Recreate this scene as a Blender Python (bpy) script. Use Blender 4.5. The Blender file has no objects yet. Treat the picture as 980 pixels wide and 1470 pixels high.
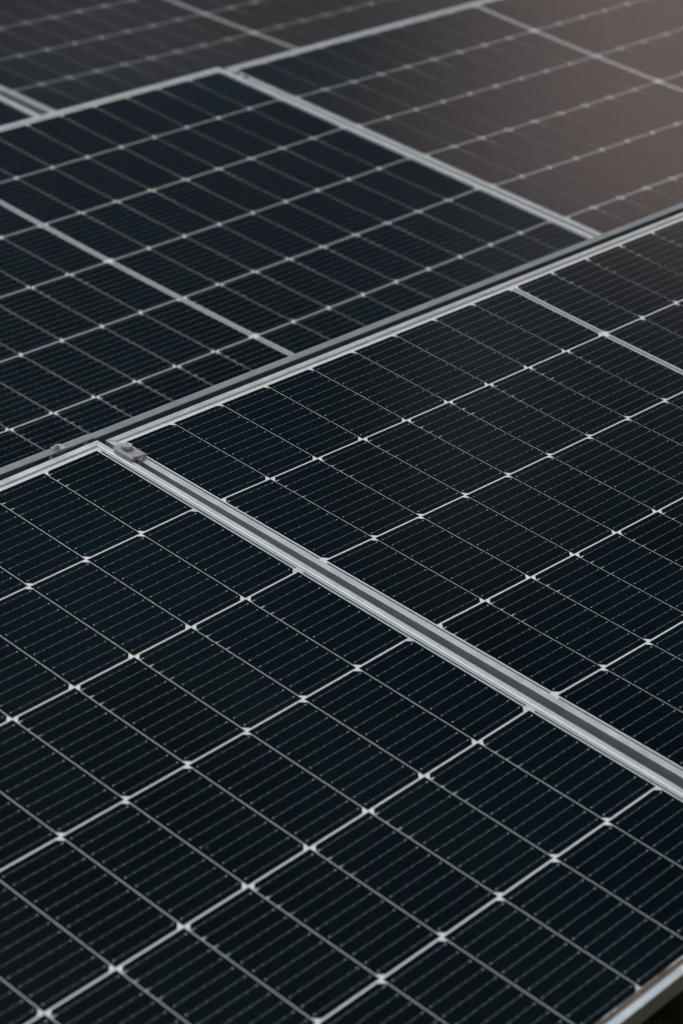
import bpy, bmesh, math, random
from mathutils import Matrix, Vector

random.seed(7)
SC = bpy.context.scene
COL = SC.collection
MM = 0.001

# ---------------------------------------------------------------- measures (mm)
PITCH_A = 91.9          # half cell pitch along the row
PITCH_B = 184.0         # string pitch up the slope
MID_GAP = 11.42         # extra gap in the middle of a module
N_A, N_B = 18, 6
MARGIN_A, MARGIN_B = 17.0, 16.5
FLANGE = 10.2           # visible width of the frame lip
LIP = 2.4               # lip height above the glass
DEPTH = 23.5            # frame depth below the glass
FIELD_A = N_A * PITCH_A + MID_GAP
FIELD_B = N_B * PITCH_B
LEN = FIELD_A + 2 * MARGIN_A
WID = FIELD_B + 2 * MARGIN_B
TILT = 0.1964923
CT, ST = math.cos(TILT), math.sin(TILT)


def W(a, b, h=0.0):
    """front-row plane coordinates (a along the row, b down the slope, h off the glass; mm) -> world metres"""
    return Vector((a, -b * CT - h * ST, -b * ST + h * CT)) * MM


def WD(a, b, h=0.0):
    return Vector((a, -b * CT - h * ST, -b * ST + h * CT)).normalized()


# ---------------------------------------------------------------- materials
def new_mat(name):
    m = bpy.data.materials.new(name)
    m.use_nodes = True
    nt = m.node_tree
    return m, nt, nt.nodes['Principled BSDF']


def node(nt, typ, **kw):
    n = nt.nodes.new(typ)
    for k, v in kw.items():
        setattr(n, k, v)
    return n


def noise(nt, scale, detail=4, rough=0.55, coord='Object', vec_scale=None):
    tc = node(nt, 'ShaderNodeTexCoord')
    n = node(nt, 'ShaderNodeTexNoise')
    n.inputs['Scale'].default_value = scale
    n.inputs['Detail'].default_value = detail
    n.inputs['Roughness'].default_value = rough
    src = tc.outputs[coord]
    if vec_scale:
        mp = node(nt, 'ShaderNodeMapping')
        mp.inputs['Scale'].default_value = vec_scale
        nt.links.new(src, mp.inputs['Vector'])
        src = mp.outputs['Vector']
    nt.links.new(src, n.inputs['Vector'])
    return n


def ramp(nt, src, stops):
    r = node(nt, 'ShaderNodeValToRGB')
    e = r.color_ramp.elements
    while len(e) < len(stops):
        e.new(0.5)
    for el, (p, c) in zip(e, stops):
        el.position = p
        el.color = (*c, 1) if len(c) == 3 else c
    nt.links.new(src, r.inputs['Fac'])
    return r


def g(v):
    return (v, v, v)


GLASS_IOR = 1.245         # anti-reflective coated solar glass
GLASS_ROUGH = 0.10


def laminate(name, c0, c1, scale=9.0, spots=False, fingers=False):
    """something seen under the module's coated front glass"""
    m, nt, p = new_mat(name)
    n = noise(nt, scale, 5, 0.6)
    r = ramp(nt, n.outputs['Fac'], [(0.3, c0), (0.7, c1)])
    col = r.outputs['Color']
    if fingers:
        # hair-fine grid fingers across the cell, finer than the picture resolves
        tc = node(nt, 'ShaderNodeTexCoord')
        w = node(nt, 'ShaderNodeTexWave')
        w.wave_type = 'BANDS'
        w.bands_direction = 'X'
        w.inputs['Scale'].default_value = 260.0
        w.inputs['Distortion'].default_value = 0.0
        nt.links.new(tc.outputs['Object'], w.inputs['Vector'])
        mx = node(nt, 'ShaderNodeMix', data_type='RGBA', blend_type='MULTIPLY')
        rr = ramp(nt, w.outputs['Fac'], [(0.0, g(0.8)), (0.8, g(0.95)), (1.0, g(1.4))])
        mx.inputs['Factor'].default_value = 1.0
        nt.links.new(col, mx.inputs['A'])
        nt.links.new(rr.outputs['Color'], mx.inputs['B'])
        col = mx.outputs['Result']
    if spots:
        # dust specks and dried drops lying on the glass
        geo = node(nt, 'ShaderNodeNewGeometry')
        v = node(nt, 'ShaderNodeTexVoronoi')
        v.inputs['Scale'].default_value = 34.0
        nt.links.new(geo.outputs['Position'], v.inputs['Vector'])
        sep = node(nt, 'ShaderNodeSeparateColor')
        nt.links.new(v.outputs['Color'], sep.inputs['Color'])
        th = node(nt, 'ShaderNodeMath', operation='MULTIPLY')
        pw = node(nt, 'ShaderNodeMath', operation='POWER')
        nt.links.new(sep.outputs['Red'], pw.inputs[0])
        pw.inputs[1].default_value = 7.0
        nt.links.new(pw.outputs[0], th.inputs[0])
        th.inputs[1].default_value = 0.075
        lt = node(nt, 'ShaderNodeMath', operation='LESS_THAN')
        nt.links.new(v.outputs['Distance'], lt.inputs[0])
        nt.links.new(th.outputs[0], lt.inputs[1])
        dn = noise(nt, 2.2, 6, 0.7)
        nt.links.new(geo.outputs['Position'], dn.inputs['Vector'])
        dr = ramp(nt, dn.outputs['Fac'], [(0.42, g(0.0)), (0.75, g(0.005))])
        ad = node(nt, 'ShaderNodeMath', operation='MULTIPLY_ADD')
        nt.links.new(lt.outputs[0], ad.inputs[0])
        ad.inputs[1].default_value = 0.12
        nt.links.new(dr.outputs['Color'], ad.inputs[2])
        mx = node(nt, 'ShaderNodeMix', data_type='RGBA')
        nt.links.new(ad.outputs[0], mx.inputs['Factor'])
        nt.links.new(col, mx.inputs['A'])
        mx.inputs['B'].default_value = (0.30, 0.29, 0.27, 1)
        col = mx.outputs['Result']
    if fingers:
        oi = node(nt, 'ShaderNodeObjectInfo')
        hv = node(nt, 'ShaderNodeHueSaturation')
        mr = node(nt, 'ShaderNodeMapRange')
        mr.inputs['To Min'].default_value = 0.82
        mr.inputs['To Max'].default_value = 1.18
        nt.links.new(oi.outputs['Random'], mr.inputs['Value'])
        nt.links.new(mr.outputs['Result'], hv.inputs['Value'])
        mh = node(nt, 'ShaderNodeMapRange')
        mh.inputs['To Min'].default_value = 0.512
        mh.inputs['To Max'].default_value = 0.49
        nt.links.new(oi.outputs['Random'], mh.inputs['Value'])
        nt.links.new(mh.outputs['Result'], hv.inputs['Hue'])
        nt.links.new(col, hv.inputs['Color'])
        col = hv.outputs['Color']
    nt.links.new(col, p.inputs['Base Color'])
    p.inputs['IOR'].default_value = GLASS_IOR
    p.inputs['Roughness'].default_value = GLASS_ROUGH
    return m


def metal(name, c0, c1, metallic, rough, vec=(1, 1, 1), scale=30.0, bump=0.0, spec=0.4):
    m, nt, p = new_mat(name)
    n = noise(nt, scale, 5, 0.65, vec_scale=vec)
    r = ramp(nt, n.outputs['Fac'], [(0.3, c0), (0.7, c1)])
    nt.links.new(r.outputs['Color'], p.inputs['Base Color'])
    rr = ramp(nt, n.outputs['Fac'], [(0.25, g(rough * 0.85)), (0.75, g(rough * 1.15))])
    nt.links.new(rr.outputs['Color'], p.inputs['Roughness'])
    p.inputs['Metallic'].default_value = metallic
    p.inputs['Specular IOR Level'].default_value = spec
    if bump:
        b = node(nt, 'ShaderNodeBump')
        b.inputs['Strength'].default_value = bump
        b.inputs['Distance'].default_value = 0.0004
        nt.links.new(n.outputs['Fac'], b.inputs['Height'])
        nt.links.new(b.outputs['Normal'], p.inputs['Normal'])
    return m


M = {}
M['cell'] = laminate('silicon_cell', (0.0005, 0.0024, 0.0040), (0.0010, 0.0038, 0.0056), 11.0, spots=True, fingers=True)
M['busbar'] = laminate('tinned_busbar', g(0.13), g(0.22), 60.0)
M['pad'] = laminate('solder_pad', g(0.28), g(0.75), 90.0)
M['tab_glint'] = laminate('painted_tab_glint', (0.70, 0.66, 0.60), (0.85, 0.82, 0.78), 200.0)  # near-white base colour paints the glint on the tabs
M['back'] = laminate('white_backsheet', (0.68, 0.68, 0.665), (0.76, 0.755, 0.74), 6.0, spots=True)
M['ribbon'] = laminate('bus_ribbon', (0.045, 0.06, 0.07), (0.085, 0.105, 0.12), 60.0)
M['frame'] = metal('anodised_aluminium', (0.78, 0.79, 0.80), (0.87, 0.875, 0.88), 0.90, 0.42, (1, 1, 1), 26.0, 0.08)
M['seal'] = metal('brown_sealant', (0.16, 0.11, 0.075), (0.26, 0.20, 0.15), 0.0, 0.7, (1, 1, 1), 90.0)
M['dirt'] = metal('washed_down_dirt', (0.055, 0.042, 0.032), (0.15, 0.115, 0.09), 0.0, 0.9, (1, 1, 1), 120.0)
M['cast'] = metal('cast_aluminium', (0.32, 0.32, 0.32), (0.54, 0.535, 0.53), 0.6, 0.5, (1, 1, 1), 170.0, 0.5)
M['steel'] = metal('stainless_steel', (0.66, 0.66, 0.66), (0.80, 0.80, 0.80), 0.5, 0.35, (1, 1, 1), 200.0, 0.1)
M['recess_shade'] = metal('painted_recess_shade', g(0.02), g(0.04), 0.6, 0.6, (1, 1, 1), 200.0)  # near-black colour standing in for shade in the washer recess
M['galv'] = metal('galvanised_sheet', (0.205, 0.225, 0.235), (0.275, 0.295, 0.305), 0.30, 0.55, (1, 1, 1), 16.0, 0.1)
M['rail'] = metal('mill_aluminium', (0.30, 0.31, 0.32), (0.42, 0.43, 0.44), 0.6, 0.45, (1, 1, 1), 20.0)

# mossy ground
gm, nt, p = new_mat('mossy_ground')
n1 = noise(nt, 7.0, 8, 0.7)
n2 = noise(nt, 45.0, 6, 0.7)
r1 = ramp(nt, n1.outputs['Fac'], [(0.3, (0.035, 0.036, 0.017)), (0.55, (0.10, 0.09, 0.04)), (0.75, (0.13, 0.105, 0.05))])
r2 = ramp(nt, n2.outputs['Fac'], [(0.3, g(0.45)), (0.7, g(1.3))])
mx = node(nt, 'ShaderNodeMix', data_type='RGBA', blend_type='MULTIPLY')
mx.inputs['Factor'].default_value = 1.0
nt.links.new(r1.outputs['Color'], mx.inputs['A'])
nt.links.new(r2.outputs['Color'], mx.inputs['B'])
nt.links.new(mx.outputs['Result'], p.inputs['Base Color'])
p.inputs['Roughness'].default_value = 0.95
p.inputs['Specular IOR Level'].default_value = 0.1
bp = node(nt, 'ShaderNodeBump')
bp.inputs['Strength'].default_value = 0.8
bp.inputs['Distance'].default_value = 0.02
nt.links.new(n2.outputs['Fac'], bp.inputs['Height'])
nt.links.new(bp.outputs['Normal'], p.inputs['Normal'])
M['ground'] = gm
mm_, nt, p = new_mat('moss_leaf')
nn = noise(nt, 30.0, 4, 0.6)
rr = ramp(nt, nn.outputs['Fac'], [(0.3, (0.06, 0.065, 0.028)), (0.55, (0.135, 0.125, 0.053)), (0.8, (0.17, 0.14, 0.07))])
nt.links.new(rr.outputs['Color'], p.inputs['Base Color'])
p.inputs['Roughness'].default_value = 0.8
p.inputs['Specular IOR Level'].default_value = 0.2
M['moss'] = mm_


# ---------------------------------------------------------------- mesh helpers
def mesh_obj(name, bm, mats, parent=None, loc=None):
    me = bpy.data.meshes.new(name)
    bm.normal_update()
    bm.to_mesh(me)
    bm.free()
    for m in (mats if isinstance(mats, (list, tuple)) else [mats]):
        me.materials.append(m)
    o = bpy.data.objects.new(name, me)
    COL.objects.link(o)
    if parent is not None:
        o.parent = parent
    if loc is not None:
        o.location = loc
    return o


def poly(bm, pts, mat=0):
    f = bm.faces.new([bm.verts.new(Vector(q) * MM) for q in pts])
    f.material_index = mat
    return f


def rect(bm, x0, x1, y0, y1, z, mat=0):
    return poly(bm, [(x0, y0, z), (x1, y0, z), (x1, y1, z), (x0, y1, z)], mat)


def prism(bm, outline, z0, z1, mat=0):
    lo = [bm.verts.new(Vector((x, y, z0)) * MM) for x, y in outline]
    hi = [bm.verts.new(Vector((x, y, z1)) * MM) for x, y in outline]
    fs = [bm.faces.new(hi), bm.faces.new(lo[::-1])]
    k = len(outline)
    for i in range(k):
        fs.append(bm.faces.new([lo[i], lo[(i + 1) % k], hi[(i + 1) % k], hi[i]]))
    for f in fs:
        f.material_index = mat
    return fs


def box(bm, x0, x1, y0, y1, z0, z1, mat=0):
    return prism(bm, [(x0, y0), (x1, y0), (x1, y1), (x0, y1)], z0, z1, mat)


def extrude_profile(bm, prof, p0, p1, ax_u, ax_v, mat=0, cap=True, shear0=0.0, shear1=0.0):
    """closed (u,v) profile swept from p0 to p1; shear cuts the ends at a mitre in u"""
    p0, p1 = Vector(p0), Vector(p1)
    d = (p1 - p0).normalized()
    A, B = [], []
    for u, v in prof:
        q = Vector(ax_u) * u + Vector(ax_v) * v
        A.append(bm.verts.new((p0 + q + d * (u * shear0)) * MM))
        B.append(bm.verts.new((p1 + q - d * (u * shear1)) * MM))
    k = len(prof)
    for i in range(k):
        f = bm.faces.new([A[i], A[(i + 1) % k], B[(i + 1) % k], B[i]])
        f.material_index = mat
    if cap:
        bm.faces.new(A[::-1]).material_index = mat
        bm.faces.new(B).material_index = mat


def empty(name, mat4, label, cat, group=None):
    o = bpy.data.objects.new(name, None)
    o.empty_display_size = 0.05
    COL.objects.link(o)
    o.matrix_world = mat4
    o['label'] = label
    o['category'] = cat
    if group:
        o['group'] = group
    return o


def tag(o, label=None, cat=None, group=None, kind=None):
    if label:
        o['label'] = label
    if cat:
        o['category'] = cat
    if group:
        o['group'] = group
    if kind:
        o['kind'] = kind
    return o


# ---------------------------------------------------------------- camera
F_PX, W_PX, H_PX = 3433.37, 980.0, 1470.0
ROT = Matrix(((0.6687, -0.7428, -0.0324), (-0.3107, -0.2395, -0.9198), (0.6755, 0.6251, -0.3910)))
CAM_LOC = Vector((-1.9829437, -2.2260249, 1.1492255))
right = Vector(ROT[0]).normalized()
fwd = (Vector(ROT[2]) - Vector(ROT[2]).dot(right) * right).normalized()
up = right.cross(fwd)
cd = bpy.data.cameras.new('camera')
cam = bpy.data.objects.new('camera', cd)
COL.objects.link(cam)
cam.matrix_world = Matrix(((right.x, up.x, -fwd.x, CAM_LOC.x), (right.y, up.y, -fwd.y, CAM_LOC.y),
                           (right.z, up.z, -fwd.z, CAM_LOC.z), (0, 0, 0, 1)))
cd.sensor_fit = 'VERTICAL'
cd.sensor_height = 36.0
cd.sensor_width = 24.0
cd.lens = F_PX / H_PX * 36.0
cd.clip_start = 0.05
cd.clip_end = 2000.0
cd.dof.use_dof = True
cd.dof.focus_distance = 3.14
cd.dof.aperture_fstop = 5.0
cd.dof.aperture_blades = 9
SC.camera = cam
SC.render.resolution_x, SC.render.resolution_y = 683, 1024


def pix(world):
    c = world - CAM_LOC
    z = c.dot(fwd)
    if z < 0.05:
        return (-1e5, -1e5, z)
    return (490 + F_PX * c.dot(right) / z, 735 - F_PX * c.dot(up) / z, z)


# ---------------------------------------------------------------- solar panels
# local frame of a panel: x along the row from the module centre, y up the slope from the lower edge, z off the glass
def cell_x(i):
    return -FIELD_A / 2 + i * PITCH_A + (MID_GAP if i >= 9 else 0.0) + PITCH_A / 2


def cell_y(j):            # j = 0 is the top string
    return WID - MARGIN_B - j * PITCH_B - PITCH_B / 2


SAG = 8.0                # the glass sags a little between its four framed edges


def sag(x, y):
    u, v = x / (LEN / 2), (y - WID / 2) / (WID / 2)
    return -SAG * (1 - u * u) * (1 - v * v)


CW, CH, CHAM = 90.75, 181.4, 7.1
N_BB = 11


def cell_mesh(i, j):
    """one half-cut cell, bent with the sagging laminate; origin at the cell centre"""
    sign = cell_sign(i, j)
    cx, cy = cell_x(i), cell_y(j)
    bm = bmesh.new()
    x, y, c = CW / 2, CH / 2, CHAM
    pts = [(-x, -y), (x - c, -y), (x, -y + c), (x, y - c), (x - c, y), (-x, y)]
    pts = [(sign * px, py) for px, py in pts]
    if sign < 0:
        pts = pts[::-1]
    prism(bm, pts, 0.0, 0.25, 0)
    for q in (-0.5, 0.0, 0.5):
        bmesh.ops.bisect_plane(bm, geom=bm.verts[:] + bm.edges[:] + bm.faces[:], plane_co=(0, q * y * MM * 1.3, 0), plane_no=(0, 1, 0))
    bmesh.ops.bisect_plane(bm, geom=bm.verts[:] + bm.edges[:] + bm.faces[:], plane_co=(0.0, 0, 0), plane_no=(1, 0, 0))
    bb = CH / N_BB
    for k in range(N_BB):
        yy = -y + bb * (k + 0.5)
        x0, x1 = -x + 5.5, x - 5.5
        rect(bm, x0, x1, yy - 0.2, yy + 0.2, 0.33, 1)
        for q in range(7):
            xx = x0 + (x1 - x0) * q / 6
            r = 0.75 if q in (0, 6) else 0.42
            poly(bm, [(xx + r * 1.15 * math.cos(t * math.pi / 4), yy + r * math.sin(t * math.pi / 4), 0.40)
                      for t in range(8)], 2)
    if sign < 0:
        # the first solder tabs beside a notched corner stick out over the gap, their glint painted as pale colour
        rt = random.Random(i * 7 + j)
        for k in range(4):
            yy = y - bb * (k + 0.5)
            w = (0.85, 0.75, 0.6, 0.4)[k] * rt.uniform(0.5, 1.1)
            ln = rt.uniform(2.5, 5.0)
            poly(bm, [(-x - 0.9, yy - w, 0.36), (-x + ln, yy - w * 0.8, 0.44), (-x + ln, yy + w * 0.8, 0.44), (-x - 0.9, yy + w, 0.36)], 3)
    z0 = sag(cx, cy)
    for v in bm.verts:
        v.co.z += (sag(cx + v.co.x / MM, cy + v.co.y / MM) - z0) * MM
    for f in bm.faces:
        f.smooth = True
    me = bpy.data.meshes.new('solar_cell')
    bm.normal_update()
    bm.to_mesh(me)
    bm.free()
    me.set_sharp_from_angle(angle=math.radians(40))
    for m in (M['cell'], M['busbar'], M['pad'], M['tab_glint']):
        me.materials.append(m)
    return me


def cell_sign(i, j):
    right_half = i >= 9
    s = -1 if (j % 2 == 0) else 1          # right half, top string: chamfers on the low-x side
    return s if right_half else -s



CELL = {(i, j): cell_mesh(i, j) for i in range(N_A) for j in range(N_B)}


def backsheet_mesh():
    bm = bmesh.new()
    nx, ny = 48, 32
    x0, x1, y0, y1 = -LEN / 2 + 4, LEN / 2 - 4, 4, WID - 4
    grid = []
    for top in (0.0, -4.5):
        g_ = []
        for i in range(nx + 1):
            x = x0 + (x1 - x0) * i / nx
            g_.append([bm.verts.new(Vector((x, y0 + (y1 - y0) * j / ny, top + sag(x, y0 + (y1 - y0) * j / ny))) * MM) for j in range(ny + 1)])
        grid.append(g_)
    A, B = grid
    for i in range(nx):
        for j in range(ny):
            bm.faces.new([A[i][j], A[i + 1][j], A[i + 1][j + 1], A[i][j + 1]]).smooth = True
            bm.faces.new([B[i][j], B[i][j + 1], B[i + 1][j + 1], B[i + 1][j]])
    for i in range(nx):
        bm.faces.new([A[i][0], B[i][0], B[i + 1][0], A[i + 1][0]])
        bm.faces.new([A[i + 1][ny], B[i + 1][ny], B[i][ny], A[i][ny]])
    for j in range(ny):
        bm.faces.new([A[0][j + 1], B[0][j + 1], B[0][j], A[0][j]])
        bm.faces.new([A[nx][j], B[nx][j], B[nx][j + 1], A[nx][j + 1]])
    return bm


def strip_mesh(xc, w, ya, yb):
    bm = bmesh.new()
    n = 24
    prev = None
    for q in range(n + 1):
        y = ya + (yb - ya) * q / n
        z = 0.16 + sag(xc, y)
        cur = [bm.verts.new(Vector((xc + sx * w / 2, y, z)) * MM) for sx in (-1, 1)]
        if prev:
            bm.faces.new([prev[0], cur[0], cur[1], prev[1]] if yb < ya else [prev[0], prev[1], cur[1], cur[0]])
        prev = cur
    return bm


def ribbon_specs():
    y_top = WID - MARGIN_B
    out = []
    # end ribbons: broken between every second pair of strings
    for sx in (-1, 1):
        for k in range(3):
            out.append((sx * (FIELD_A / 2 + 3.4), 2.9, y_top - 2 * k * PITCH_B - 6, y_top - (2 * k + 2) * PITCH_B + 7))
    # middle ribbons
    for k, (j0, j1) in enumerate(((0, 1), (1, 3), (3, 5), (5, 6))):
        ya = y_top - j0 * PITCH_B - (4 if j0 == 0 else 7)
        yb = y_top - j1 * PITCH_B + (4 if j1 == 6 else 7)
        for xo in (-1.9, 1.9):
            out.append((xo, 2.6, ya, yb))
    return out


def frame_mesh():
    bm = bmesh.new()
    L, Wd, fl = LEN / 2, WID, FLANGE
    # profile: u from the outside inwards, v up; C-section with a small rounded outer edge
    prof = [(0, -DEPTH), (0, LIP - 1.0), (0.3, LIP - 0.45), (0.9, LIP - 0.12), (1.8, LIP), (fl - 2.2, LIP), (fl - 1.3, LIP - 0.35),
            (fl, LIP - 1.7), (fl, 0.06), (1.8, 0.06), (1.8, -DEPTH + 1.8), (24, -DEPTH + 1.8), (24, -DEPTH)]
    # the long bars have a soft inner edge, the short side bars a crisp one
    fs = fl - 1.0
    ls = LIP - 0.5
    prof2 = [(0, -DEPTH), (0, ls - 0.35), (0.35, ls)] + [(fs - 1.0, ls), (fs - 0.3, ls - 0.2), (fs, ls - 0.6), (fs, 0.06)] + prof[-4:]
    e = 0.12
    runs = [((-L + e, 0, 0), (L - e, 0, 0), (0, 1, 0)), ((L, e, 0), (L, Wd - e, 0), (-1, 0, 0)),
            ((L - e, Wd, 0), (-L + e, Wd, 0), (0, -1, 0)), ((-L, Wd - e, 0), (-L, e, 0), (1, 0, 0))]
    for a, b, u in runs:
        extrude_profile(bm, prof if u[1] else prof2, a, b, u, (0, 0, 1), 0, True, 1.0, 1.0)
    return bm


def seal_mesh():
    """thin line of brown sealant and dirt along the inner edge of the lip, top and bottom"""
    bm = bmesh.new()
    L = LEN / 2
    rnd = random.Random(3)
    n = 120
    for y, s in ((WID - FLANGE, -1),):
        prev = None
        for i in range(n + 1):
            x = -L + FLANGE + (LEN - 2 * FLANGE) * i / n
            w = 0.45 + 0.3 * rnd.random()
            cur = (x, w)
            if prev:
                poly(bm, [(prev[0], y - 0.05, 0.15), (prev[0], y - prev[1], 0.08), (cur[0], y - cur[1], 0.08), (cur[0], y - 0.05, 0.15)])
            prev = cur
    return bm


def dirt_mesh():
    """silt washed down against the lower lip of the frame, with an uneven upper border"""
    bm = bmesh.new()
    L = LEN / 2
    rnd = random.Random(11)
    n = 420
    ph = [rnd.random() * 6 for _ in range(6)]
    prev = None
    for i in range(n + 1):
        x = -L + FLANGE + (LEN - 2 * FLANGE) * i / n
        t = x * 0.01
        w = 6.9 + 0.7 * math.sin(t * 1.3 + ph[0]) + 0.6 * math.sin(t * 4.1 + ph[1]) + 0.5 * math.sin(t * 11 + ph[2]) + rnd.uniform(-0.6, 0.6)
        cur = (x, max(2.0, w))
        if prev:
            y = FLANGE - 0.1
            poly(bm, [(prev[0], y, 1.1), (cur[0], y, 1.1), (cur[0], y + cur[1], 0.62), (prev[0], y + prev[1], 0.62)])
        prev = cur
    return bm


FRAME_ME = None
SHARED = {}


def shared_part(name, maker, mat, parent, key=None):
    key = key or name
    if key not in SHARED:
        o = mesh_obj(name, maker(), mat, parent)
        SHARED[key] = o.data
        return o
    o = bpy.data.objects.new(name, SHARED[key])
    COL.objects.link(o)
    o.parent = parent
    return o


def panel(mat4, label):
    root = empty('solar_panel', mat4, label, 'solar panel', 'framed solar panels set out in tilted rows')
    shared_part('frame', frame_mesh, M['frame'], root)
    bs = shared_part('backsheet', backsheet_mesh, M['back'], root)
    for q, spec in enumerate(ribbon_specs()):
        shared_part('bus_ribbon', lambda: strip_mesh(*spec), M['ribbon'], bs, key='ribbon%d' % q)
    shared_part('sealant_line', seal_mesh, M['seal'], root)
    shared_part('dirt_line', dirt_mesh, M['dirt'], root)
    cells = []
    for i in range(N_A):
        for j in range(N_B):
            loc = Vector((cell_x(i), cell_y(j), 0.15 + sag(cell_x(i), cell_y(j)))) * MM
            u, v, z = pix(mat4 @ loc)
            out = max(0, -u, u - W_PX, -v, v - H_PX)
            cells.append((0 if out < 60 else 1, out if out >= 60 else 0, z, i, j, loc))
    cells.sort()
    for k, (_, _, _, i, j, loc) in enumerate(cells[:100]):
        c = bpy.data.objects.new('solar_cell', CELL[(i, j)])
        COL.objects.link(c)
        c.parent = root
        c.location = loc
    bm = bmesh.new()
    for (_, _, _, i, j, loc) in cells[100:]:
        k = len(bm.verts)
        bm.from_mesh(CELL[(i, j)])
        bm.verts.ensure_lookup_table()
        bmesh.ops.translate(bm, vec=loc, verts=bm.verts[k:])
    o = mesh_obj('solar_cell', bm, [M['cell'], M['busbar'], M['pad'], M['tab_glint']], root)
    o['kind'] = 'stuff'
    return root


def frame_at(a_left, b_top, h, ea=None, eb=None, from_right=False):
    """matrix of a panel whose cell field's top left (or top right) corner lies at plane point (a, b, h)"""
    ea = ea or Vector((1, 0, 0))
    eb = eb or Vector((0, 1, 0))
    ea = ea.normalized()
    eb = (eb - eb.dot(ea) * ea).normalized()
    corner = Vector((a_left, b_top, h))
    origin = corner + ea * (FIELD_A / 2 * (-1 if from_right else 1)) + eb * (FIELD_B + MARGIN_B)
    X = WD(*ea)
    Y = -WD(*eb)
    Z = X.cross(Y)
    o = W(*origin)
    return Matrix(((X.x, Y.x, Z.x, o.x), (X.y, Y.y, Z.y, o.y), (X.z, Y.z, Z.z, o.z), (0, 0, 0, 1)))


SEAM = 53.95
MX, MY, MZ = 1693.73, -1418.78, -282.42
BX, BY, BZ = 1658.38, -3017.77, -559.34
near_right = panel(frame_at(0, 0, 0), 'sharp front row solar panel right of the bolted clamp, its bright middle strip in view')
near_left = panel(frame_at(6.1 - SEAM, -1.1, 3.65, Vector((1, 0.0055, 0.025)), Vector((-0.0055, 1, -0.0031)), True),
                  'nearest solar panel, left of the bolted clamp, its dirty lower edge over the moss')
mid_left = panel(frame_at(MX - SEAM, MY, MZ + 7.5, Vector((1, 0, 0.006)), Vector((0, 1, -0.0035)), True), 'dark teal second row solar panel behind the wind deflector, left of the slightly blurred seam')
mid_right = panel(frame_at(MX, MY, MZ + 1.0, Vector((1, 0, 0.002)), Vector((0, 1, -0.002))), 'second row solar panel with a brownish sheen, right of the slightly blurred seam')
back_mid = panel(frame_at(BX, BY, BZ - 9.0, Vector((1, 0, -0.004)), Vector((0, 1, 0.017))), 'blurred brownish solar panel across the top of the photo, in the third row')
back_left = panel(frame_at(BX - SEAM, BY, BZ, from_right=True), 'blurred third row solar panel with only a corner showing at the top left edge')


# ---------------------------------------------------------------- clamps
def clamp_plate_bm():
    bm = bmesh.new()
    # plan outline (x across the seam, y up the slope): the upper left corner is rounded off
    out = [(-15, -21), (13.5, -21), (15, -19.5), (15, 21), (4, 21)]
    for k in range(1, 7):
        t = math.pi / 2 + (math.pi / 2) * k / 6
        out.append((4 + 19 * math.cos(t), 10 + 11 * math.sin(t)))
    out.append((-15, -19))
    fs = prism(bm, out, LIP + 0.05, LIP + 5.0)
    # raised ridge at the lower end and the tongue that drops into the seam
    box(bm, -9, 12, -20.2, -16.5, LIP + 4.9, LIP + 6.2)
    box(bm, -3.2, 3.2, -24.5, -20.9, -16, LIP + 2.6)
    box(bm, -3.0, 3.0, -20, 18, -16, LIP + 0.2)
    bmesh.ops.bevel(bm, geom=[e for e in bm.edges if e.calc_length() > 0.0015], offset=0.0002, segments=2, affect='EDGES')
    return bm


def disc(bm, r, z0, z1, n=32, cx=0, cy=0, mat=0):
    prism(bm, [(cx + r * math.cos(2 * math.pi * k / n), cy + r * math.sin(2 * math.pi * k / n)) for k in range(n)], z0, z1, mat)


def washer_bm():
    bm = bmesh.new()
    disc(bm, 9.0, LIP + 5.0, LIP + 6.4)
    bmesh.ops.bevel(bm, geom=bm.edges[:], offset=0.0004, segments=2, affect='EDGES', clamp_overlap=True)
    return bm


def bolt_bm():
    bm = bmesh.new()
    n = 32
    z = LIP + 6.4
    rings = [(6.2, z), (6.4, z + 0.6), (6.4, z + 4.6), (5.9, z + 5.5), (3.6, z + 5.6), (3.3, z + 5.3), (3.2, z + 2.2)]
    prev = None
    for r, zz in rings:
        cnt = n
        ring = [bm.verts.new(Vector((r * math.cos(2 * math.pi * k / n), r * math.sin(2 * math.pi * k / n), zz)) * MM) for k in range(n)]
        if prev:
            for k in range(n):
                bm.faces.new([prev[k], prev[(k + 1) % n], ring[(k + 1) % n], ring[k]])
        prev = ring
    bm.faces.new(prev)
    return bm


def shade_ring_bm():
    bm = bmesh.new()
    disc(bm, 7.6, LIP + 6.3, LIP + 6.9)  # solid dark disc, painted shade round the bolt head
    return bm


def smooth(o, ang=40):
    for f in o.data.polygons:
        f.use_smooth = True
    try:
        o.data.set_sharp_from_angle(angle=math.radians(ang))
    except Exception:
        pass


def plane_matrix(a, b, h, rot=0.0):
    X, Y, Z = WD(1, 0, 0), -WD(0, 1, 0), WD(0, 0, 1)
    o = W(a, b, h)
    m = Matrix(((X.x, Y.x, Z.x, o.x), (X.y, Y.y, Z.y, o.y), (X.z, Y.z, Z.z, o.z), (0, 0, 0, 1)))
    return m @ Matrix.Rotation(rot, 4, 'Z')


def clamp(mat4, label):
    r = empty('panel_clamp', mat4, label, 'clamp', 'bolted clamps on the seams between panels')
    pl = shared_part('clamp_plate', clamp_plate_bm, M['cast'], r)
    wa = shared_part('washer', washer_bm, M['cast'], r)
    bo = shared_part('bolt', bolt_bm, M['steel'], r)
    smooth(bo)
    rc = shared_part('recess_shade_ring', shade_ring_bm, M['recess_shade'], r)
    rc.location = Vector((0.5, 4.0, 0)) * MM
    bo.location = wa.location = Vector((0.5, 4.0, 0)) * MM
    return r


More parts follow.
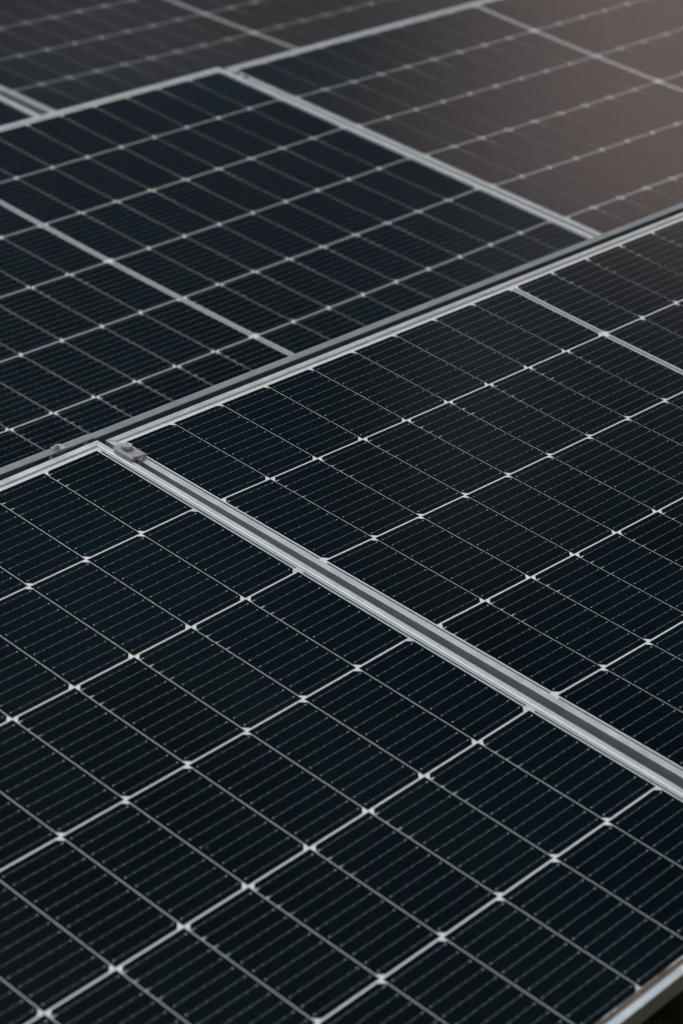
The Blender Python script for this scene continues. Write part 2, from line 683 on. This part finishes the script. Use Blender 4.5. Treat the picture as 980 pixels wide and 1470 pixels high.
clamp(plane_matrix(-21.5, 31.5, 2.0) @ Matrix.Rotation(math.radians(6.5), 4, 'Y'), 'sharp grey cast clamp with a socket bolt joining the two front row panels')
clamp(plane_matrix(MX - SEAM / 2 + 1, MY + 30, MZ), 'blurred grey clamp at the top end of the second row seam')


# ---------------------------------------------------------------- flat metal strips behind the front row
def strip(a0, a1, db, dh, label):
    m4 = plane_matrix((a0 + a1) / 2, -45.5 + db, -11.5 + dh)
    r = empty('cover_strip', m4, label, 'metal strip', 'metal cover strips behind the front row')
    L = (a1 - a0) / 2
    bm = bmesh.new()
    # sheet 1.3 mm thick: flat lip in front, long slope down to the ground behind
    prof = [(0.0, -1.3), (0.2, -0.3), (0.8, 0.0), (10.5, 0.35), (12.6, 0.1), (13.4, -0.8), (118, -305), (116.6, -305), (12.2, -1.6)]
    extrude_profile(bm, prof, (-L, 0, 0), (L, 0, 0), (0, 1, 0), (0, 0, 1))
    mesh_obj('folded_sheet', bm, M['galv'], r)
    return r


d_left = strip(-1760, -10, 1.2, 2.4, 'grey metal strip at the left, its bolted end lapping the next strip')
d_right = strip(-66, 1720, 0.0, 0.0, 'long plain grey metal strip running behind the right front panel')


def hex_bolt_bm():
    bm = bmesh.new()
    disc(bm, 7.0, 1.0, 2.2, 24)
    disc(bm, 5.2, 2.15, 6.6, 6)
    disc(bm, 2.8, 6.5, 9.0, 16)
    return bm


def clip_bm():
    """bent clip under the bolt head, hooked over the front edge of the strip"""
    bm = bmesh.new()
    prof = [(-5.5, -4), (-4.5, -4), (-4.5, -0.3), (7, 0.5), (7, 1.4), (-5.5, 0.8)]
    extrude_profile(bm, prof, (-7, 0, 0), (11, 0, 0), (0, 1, 0), (0, 0, 1))
    return bm


inv = d_left.matrix_world.inverted()
cl = mesh_obj('clip', clip_bm(), M['cast'], d_left)
cl.location = inv @ W(-71.0, -50.5, -9.2)
hb = mesh_obj('hex_bolt', hex_bolt_bm(), M['cast'], d_left)
hb.scale = (0.85, 0.85, 0.75)
hb.location = inv @ W(-72.5, -50.5, -9.0)


# ---------------------------------------------------------------- support under the front row, its arm seen in the gap
GROUND_Z = -0.40


def support(a, label):
    m4 = plane_matrix(a, -20, -DEPTH - 1)
    o = m4.translation.copy()
    r = empty('support_frame', Matrix.Translation((o.x, o.y, GROUND_Z)), label, 'support', 'triangular supports under the front row')
    top = (o.z - GROUND_Z) / MM
    base_f = top - (1119 - 20) * ST
    run = 1119 * CT
    bm = bmesh.new()
    # local: x along row, y horizontal away from the camera
    extrude_profile(bm, [(-18, -42), (18, -42), (18, -4), (-18, -4)], (0, 20, top + 2), (0, -run + 40, top - (run - 20) * ST / CT + 6 - 4), (1, 0, 0), (0, 0, 1))
    mesh_obj('inclined_rail', bm, M['rail'], r)
    bm = bmesh.new()
    box(bm, -16, 16, -14, 14, 0, top - 40)
    mesh_obj('leg', bm, M['rail'], r)
    bm = bmesh.new()
    box(bm, -16, 16, -run + 60, -run + 88, 0, max(20, top - (run - 74) * ST / CT - 42))
    mesh_obj('leg', bm, M['rail'], r)
    bm = bmesh.new()
    # two flat arms that reach up to the deflector lip
    extrude_profile(bm, [(-3, -9), (3, -9), (3, 9), (-3, 9)], (14, 6, top - 60), (62, 30, top + 11), (1, 0, 0), (0, 0, 1))
    extrude_profile(bm, [(-3, -9), (3, -9), (3, 9), (-3, 9)], (-30, 4, top - 40), (-2, 30, top + 9), (1, 0, 0), (0, 0, 1))
    mesh_obj('brace', bm, M['rail'], r)
    return r


support(-78, 'dark metal support with thin arms in the gap beside the strip bolt')

# ---------------------------------------------------------------- ground
bm = bmesh.new()
rnd = random.Random(5)
for (x0, x1, y0, y1, n) in ((-2.2, 1.0, -2.4, -0.4, 60),):
    vs = []
    for i in range(n + 1):
        row = []
        for j in range(n + 1):
            edge = min(i, j, n - i, n - j)
            z = 0.0 if edge == 0 else rnd.uniform(0.0, 0.022)
            row.append(bm.verts.new((x0 + (x1 - x0) * i / n, y0 + (y1 - y0) * j / n, GROUND_Z + z)))
        vs.append(row)
    for i in range(n):
        for j in range(n):
            bm.faces.new([vs[i][j], vs[i + 1][j], vs[i + 1][j + 1], vs[i][j + 1]])
    R = 600
    o = [bm.verts.new((sx * R, sy * R, GROUND_Z)) for sx, sy in ((-1, -1), (1, -1), (1, 1), (-1, 1))]
    bot = [vs[i][0] for i in range(n + 1)]
    rgt = [vs[n][j] for j in range(n + 1)]
    top_ = [vs[i][n] for i in range(n, -1, -1)]
    lft = [vs[0][j] for j in range(n, -1, -1)]
    for side, k in ((bot, 0), (rgt, 1), (top_, 2), (lft, 3)):
        bm.faces.new([o[k], o[(k + 1) % 4]] + side[::-1])
gr = mesh_obj('ground', bm, M['ground'])
smooth(gr, 80)
tag(gr, 'dark mossy ground below the panels', 'ground', kind='structure')

bm = bmesh.new()
rnd = random.Random(9)
for _ in range(16000):
    x, y = rnd.uniform(-0.75, 0.55), rnd.uniform(-1.5, -0.72)
    h = rnd.uniform(0.006, 0.030) * (0.5 + 0.8 * (math.sin(x * 23 + 1.3 * math.sin(y * 17)) * math.sin(y * 19 + 2) + 1) / 2)
    t = rnd.uniform(0, 6.283)
    w = rnd.uniform(0.0015, 0.0045)
    lean = rnd.uniform(0.2, 1.0) * h
    dx, dy = math.cos(t), math.sin(t)
    z0 = GROUND_Z + 0.006
    a = (x - dy * w, y + dx * w, z0)
    b = (x + dy * w, y - dx * w, z0)
    m1 = (x + dx * lean * 0.4 + dy * w, y + dy * lean * 0.4 - dx * w, z0 + h * 0.7)
    m2 = (x + dx * lean * 0.4 - dy * w, y + dy * lean * 0.4 + dx * w, z0 + h * 0.7)
    c = (x + dx * lean, y + dy * lean, z0 + h)
    va = [bm.verts.new(q) for q in (a, b, m1, c, m2)]
    bm.faces.new(va)
ms = mesh_obj('moss', bm, M['moss'])
tag(ms, 'olive moss and low plants below the nearest panel edge', 'moss', kind='stuff')

# ---------------------------------------------------------------- sky, sun
SUN_EL, SUN_AZ = math.radians(42), math.radians(78)      # azimuth measured from +x towards +y
w = bpy.data.worlds.new('World')
SC.world = w
w.use_nodes = True
nt = w.node_tree
bg = nt.nodes['Background']
sky = node(nt, 'ShaderNodeTexSky', sky_type='NISHITA')
sky.sun_disc = False
sky.sun_elevation = SUN_EL
sky.sun_rotation = math.pi / 2 - SUN_AZ
sky.dust_density = 2.0
tc = node(nt, 'ShaderNodeTexCoord')
sx = node(nt, 'ShaderNodeSeparateXYZ')
nt.links.new(tc.outputs['Generated'], sx.inputs['Vector'])
# cloud deck: elevation ramp towards the view's heading (dusk-brown near the horizon, slate above) and one for the rest
HEAD = math.radians(32)
dot = node(nt, 'ShaderNodeVectorMath', operation='DOT_PRODUCT')
nt.links.new(tc.outputs['Generated'], dot.inputs[0])
dot.inputs[1].default_value = (math.cos(HEAD), math.sin(HEAD), 0)
fr = node(nt, 'ShaderNodeMapRange')
fr.interpolation_type = 'SMOOTHSTEP'
fr.inputs['From Min'].default_value = 0.05
fr.inputs['From Max'].default_value = 0.55
nt.links.new(dot.outputs['Value'], fr.inputs['Value'])
cn = node(nt, 'ShaderNodeTexNoise')
cn.inputs['Scale'].default_value = 2.6
cn.inputs['Detail'].default_value = 5
mp = node(nt, 'ShaderNodeMapping')
mp.inputs['Scale'].default_value = (1, 1, 2.5)
mp.inputs['Location'].default_value = (0.3, 1.7, 0.2)
nt.links.new(tc.outputs['Generated'], mp.inputs['Vector'])
nt.links.new(mp.outputs['Vector'], cn.inputs['Vector'])
el = node(nt, 'ShaderNodeMath', operation='MULTIPLY_ADD')
nt.links.new(cn.outputs['Fac'], el.inputs[0])
el.inputs[1].default_value = 0.07
ez = node(nt, 'ShaderNodeMath', operation='ADD')
nt.links.new(sx.outputs['Z'], ez.inputs[0])
ez.inputs[1].default_value = -0.035
# the cloud bank sinks a little towards the left
lat = node(nt, 'ShaderNodeVectorMath', operation='DOT_PRODUCT')
nt.links.new(tc.outputs['Generated'], lat.inputs[0])
lat.inputs[1].default_value = (-math.sin(HEAD), math.cos(HEAD), 0)
lm = node(nt, 'ShaderNodeMapRange')
lm.inputs['From Min'].default_value = -0.04
lm.inputs['From Max'].default_value = 0.07
lm.inputs['To Min'].default_value = 0.0
lm.inputs['To Max'].default_value = 0.036
nt.links.new(lat.outputs['Value'], lm.inputs['Value'])
ea2 = node(nt, 'ShaderNodeMath', operation='ADD')
nt.links.new(ez.outputs[0], ea2.inputs[0])
nt.links.new(lm.outputs['Result'], ea2.inputs[1])
nt.links.new(ea2.outputs[0], el.inputs[2])
front = ramp(nt, el.outputs[0], [(0.0, (2.6, 2.1, 2.0)), (0.415, (2.5, 2.05, 1.95)), (0.455, (1.1, 1.05, 1.1)), (0.485, (0.12, 0.50, 0.66)),
                                 (0.66, (0.06, 0.50, 0.74)), (0.80, (0.8, 1.9, 2.5)), (0.91, (7.0, 8.0, 8.6)), (1.0, (24.0, 24.5, 25.0))])
rest = ramp(nt, el.outputs[0], [(0.0, (0.22, 0.25, 0.27)), (0.45, (0.6, 0.65, 0.7)), (0.75, (3.4, 3.6, 3.8)), (0.9, (12.0, 12.4, 12.8)), (1.0, (24.0, 24.5, 25.0))])
mc = node(nt, 'ShaderNodeMix', data_type='RGBA')
nt.links.new(fr.outputs['Result'], mc.inputs['Factor'])
nt.links.new(rest.outputs['Color'], mc.inputs['A'])
# the low sun's glow behind the cloud bank
gd = node(nt, 'ShaderNodeVectorMath', operation='DOT_PRODUCT')
nt.links.new(tc.outputs['Generated'], gd.inputs[0])
GE, GA = math.radians(25.5), math.radians(26.5)
gd.inputs[1].default_value = (math.cos(GE) * math.cos(GA), math.cos(GE) * math.sin(GA), math.sin(GE))
gm_ = node(nt, 'ShaderNodeMath', operation='MAXIMUM')
nt.links.new(gd.outputs['Value'], gm_.inputs[0])
gm_.inputs[1].default_value = 0.0
gp = node(nt, 'ShaderNodeMath', operation='POWER')
nt.links.new(gm_.outputs[0], gp.inputs[0])
gp.inputs[1].default_value = 170.0
glow = node(nt, 'ShaderNodeMix', data_type='RGBA', blend_type='ADD')
gk = node(nt, 'ShaderNodeMapRange')
gk.interpolation_type = 'SMOOTHSTEP'
gk.inputs['From Min'].default_value = 0.54
gk.inputs['From Max'].default_value = 0.445
nt.links.new(el.outputs[0], gk.inputs['Value'])
gf = node(nt, 'ShaderNodeMath', operation='MULTIPLY')
nt.links.new(gp.outputs[0], gf.inputs[0])
nt.links.new(gk.outputs['Result'], gf.inputs[1])
nt.links.new(gf.outputs[0], glow.inputs['Factor'])
pn = node(nt, 'ShaderNodeTexNoise')
pn.inputs['Scale'].default_value = 7.0
pn.inputs['Detail'].default_value = 4
nt.links.new(mp.outputs['Vector'], pn.inputs['Vector'])
pr = ramp(nt, pn.outputs['Fac'], [(0.32, g(0.45)), (0.68, g(1.5))])
pm = node(nt, 'ShaderNodeMix', data_type='RGBA', blend_type='MULTIPLY')
pm.inputs['Factor'].default_value = 1.0
nt.links.new(front.outputs['Color'], pm.inputs['A'])
nt.links.new(pr.outputs['Color'], pm.inputs['B'])
nt.links.new(pm.outputs['Result'], glow.inputs['A'])
glow.inputs['B'].default_value = (7.6, 5.7, 5.1, 1)
# a fainter warm break in the cloud above it
g2 = node(nt, 'ShaderNodeVectorMath', operation='DOT_PRODUCT')
nt.links.new(tc.outputs['Generated'], g2.inputs[0])
GE, GA = math.radians(33.3), math.radians(29)
g2.inputs[1].default_value = (math.cos(GE) * math.cos(GA), math.cos(GE) * math.sin(GA), math.sin(GE))
g2m = node(nt, 'ShaderNodeMath', operation='MAXIMUM')
nt.links.new(g2.outputs['Value'], g2m.inputs[0])
g2m.inputs[1].default_value = 0.0
g2p = node(nt, 'ShaderNodeMath', operation='POWER')
nt.links.new(g2m.outputs[0], g2p.inputs[0])
g2p.inputs[1].default_value = 1300.0
glow2 = node(nt, 'ShaderNodeMix', data_type='RGBA', blend_type='ADD')
nt.links.new(g2p.outputs[0], glow2.inputs['Factor'])
nt.links.new(glow.outputs['Result'], glow2.inputs['A'])
glow2.inputs['B'].default_value = (1.7, 1.25, 1.1, 1)
nt.links.new(glow2.outputs['Result'], mc.inputs['B'])
ms_ = node(nt, 'ShaderNodeMix', data_type='RGBA')
ms_.inputs['Factor'].default_value = 0.9
nt.links.new(sky.outputs['Color'], ms_.inputs['A'])
nt.links.new(mc.outputs['Result'], ms_.inputs['B'])
nt.links.new(ms_.outputs['Result'], bg.inputs['Color'])
bg.inputs['Strength'].default_value = 0.1

sl = bpy.data.lights.new('sun', 'SUN')
sl.energy = 0.6
sl.angle = math.radians(14)
sl.color = (1.0, 0.95, 0.9)
so = bpy.data.objects.new('sun', sl)
COL.objects.link(so)
sd = Vector((math.cos(SUN_EL) * math.cos(SUN_AZ), math.cos(SUN_EL) * math.sin(SUN_AZ), math.sin(SUN_EL)))
so.rotation_euler = (-sd).to_track_quat('-Z', 'Y').to_euler()

# ---------------------------------------------------------------- render settings
SC.render.engine = 'CYCLES'
SC.view_settings.view_transform = 'Standard'
SC.view_settings.look = 'None'
SC.view_settings.exposure = 0.3
SC.view_settings.gamma = 1.0
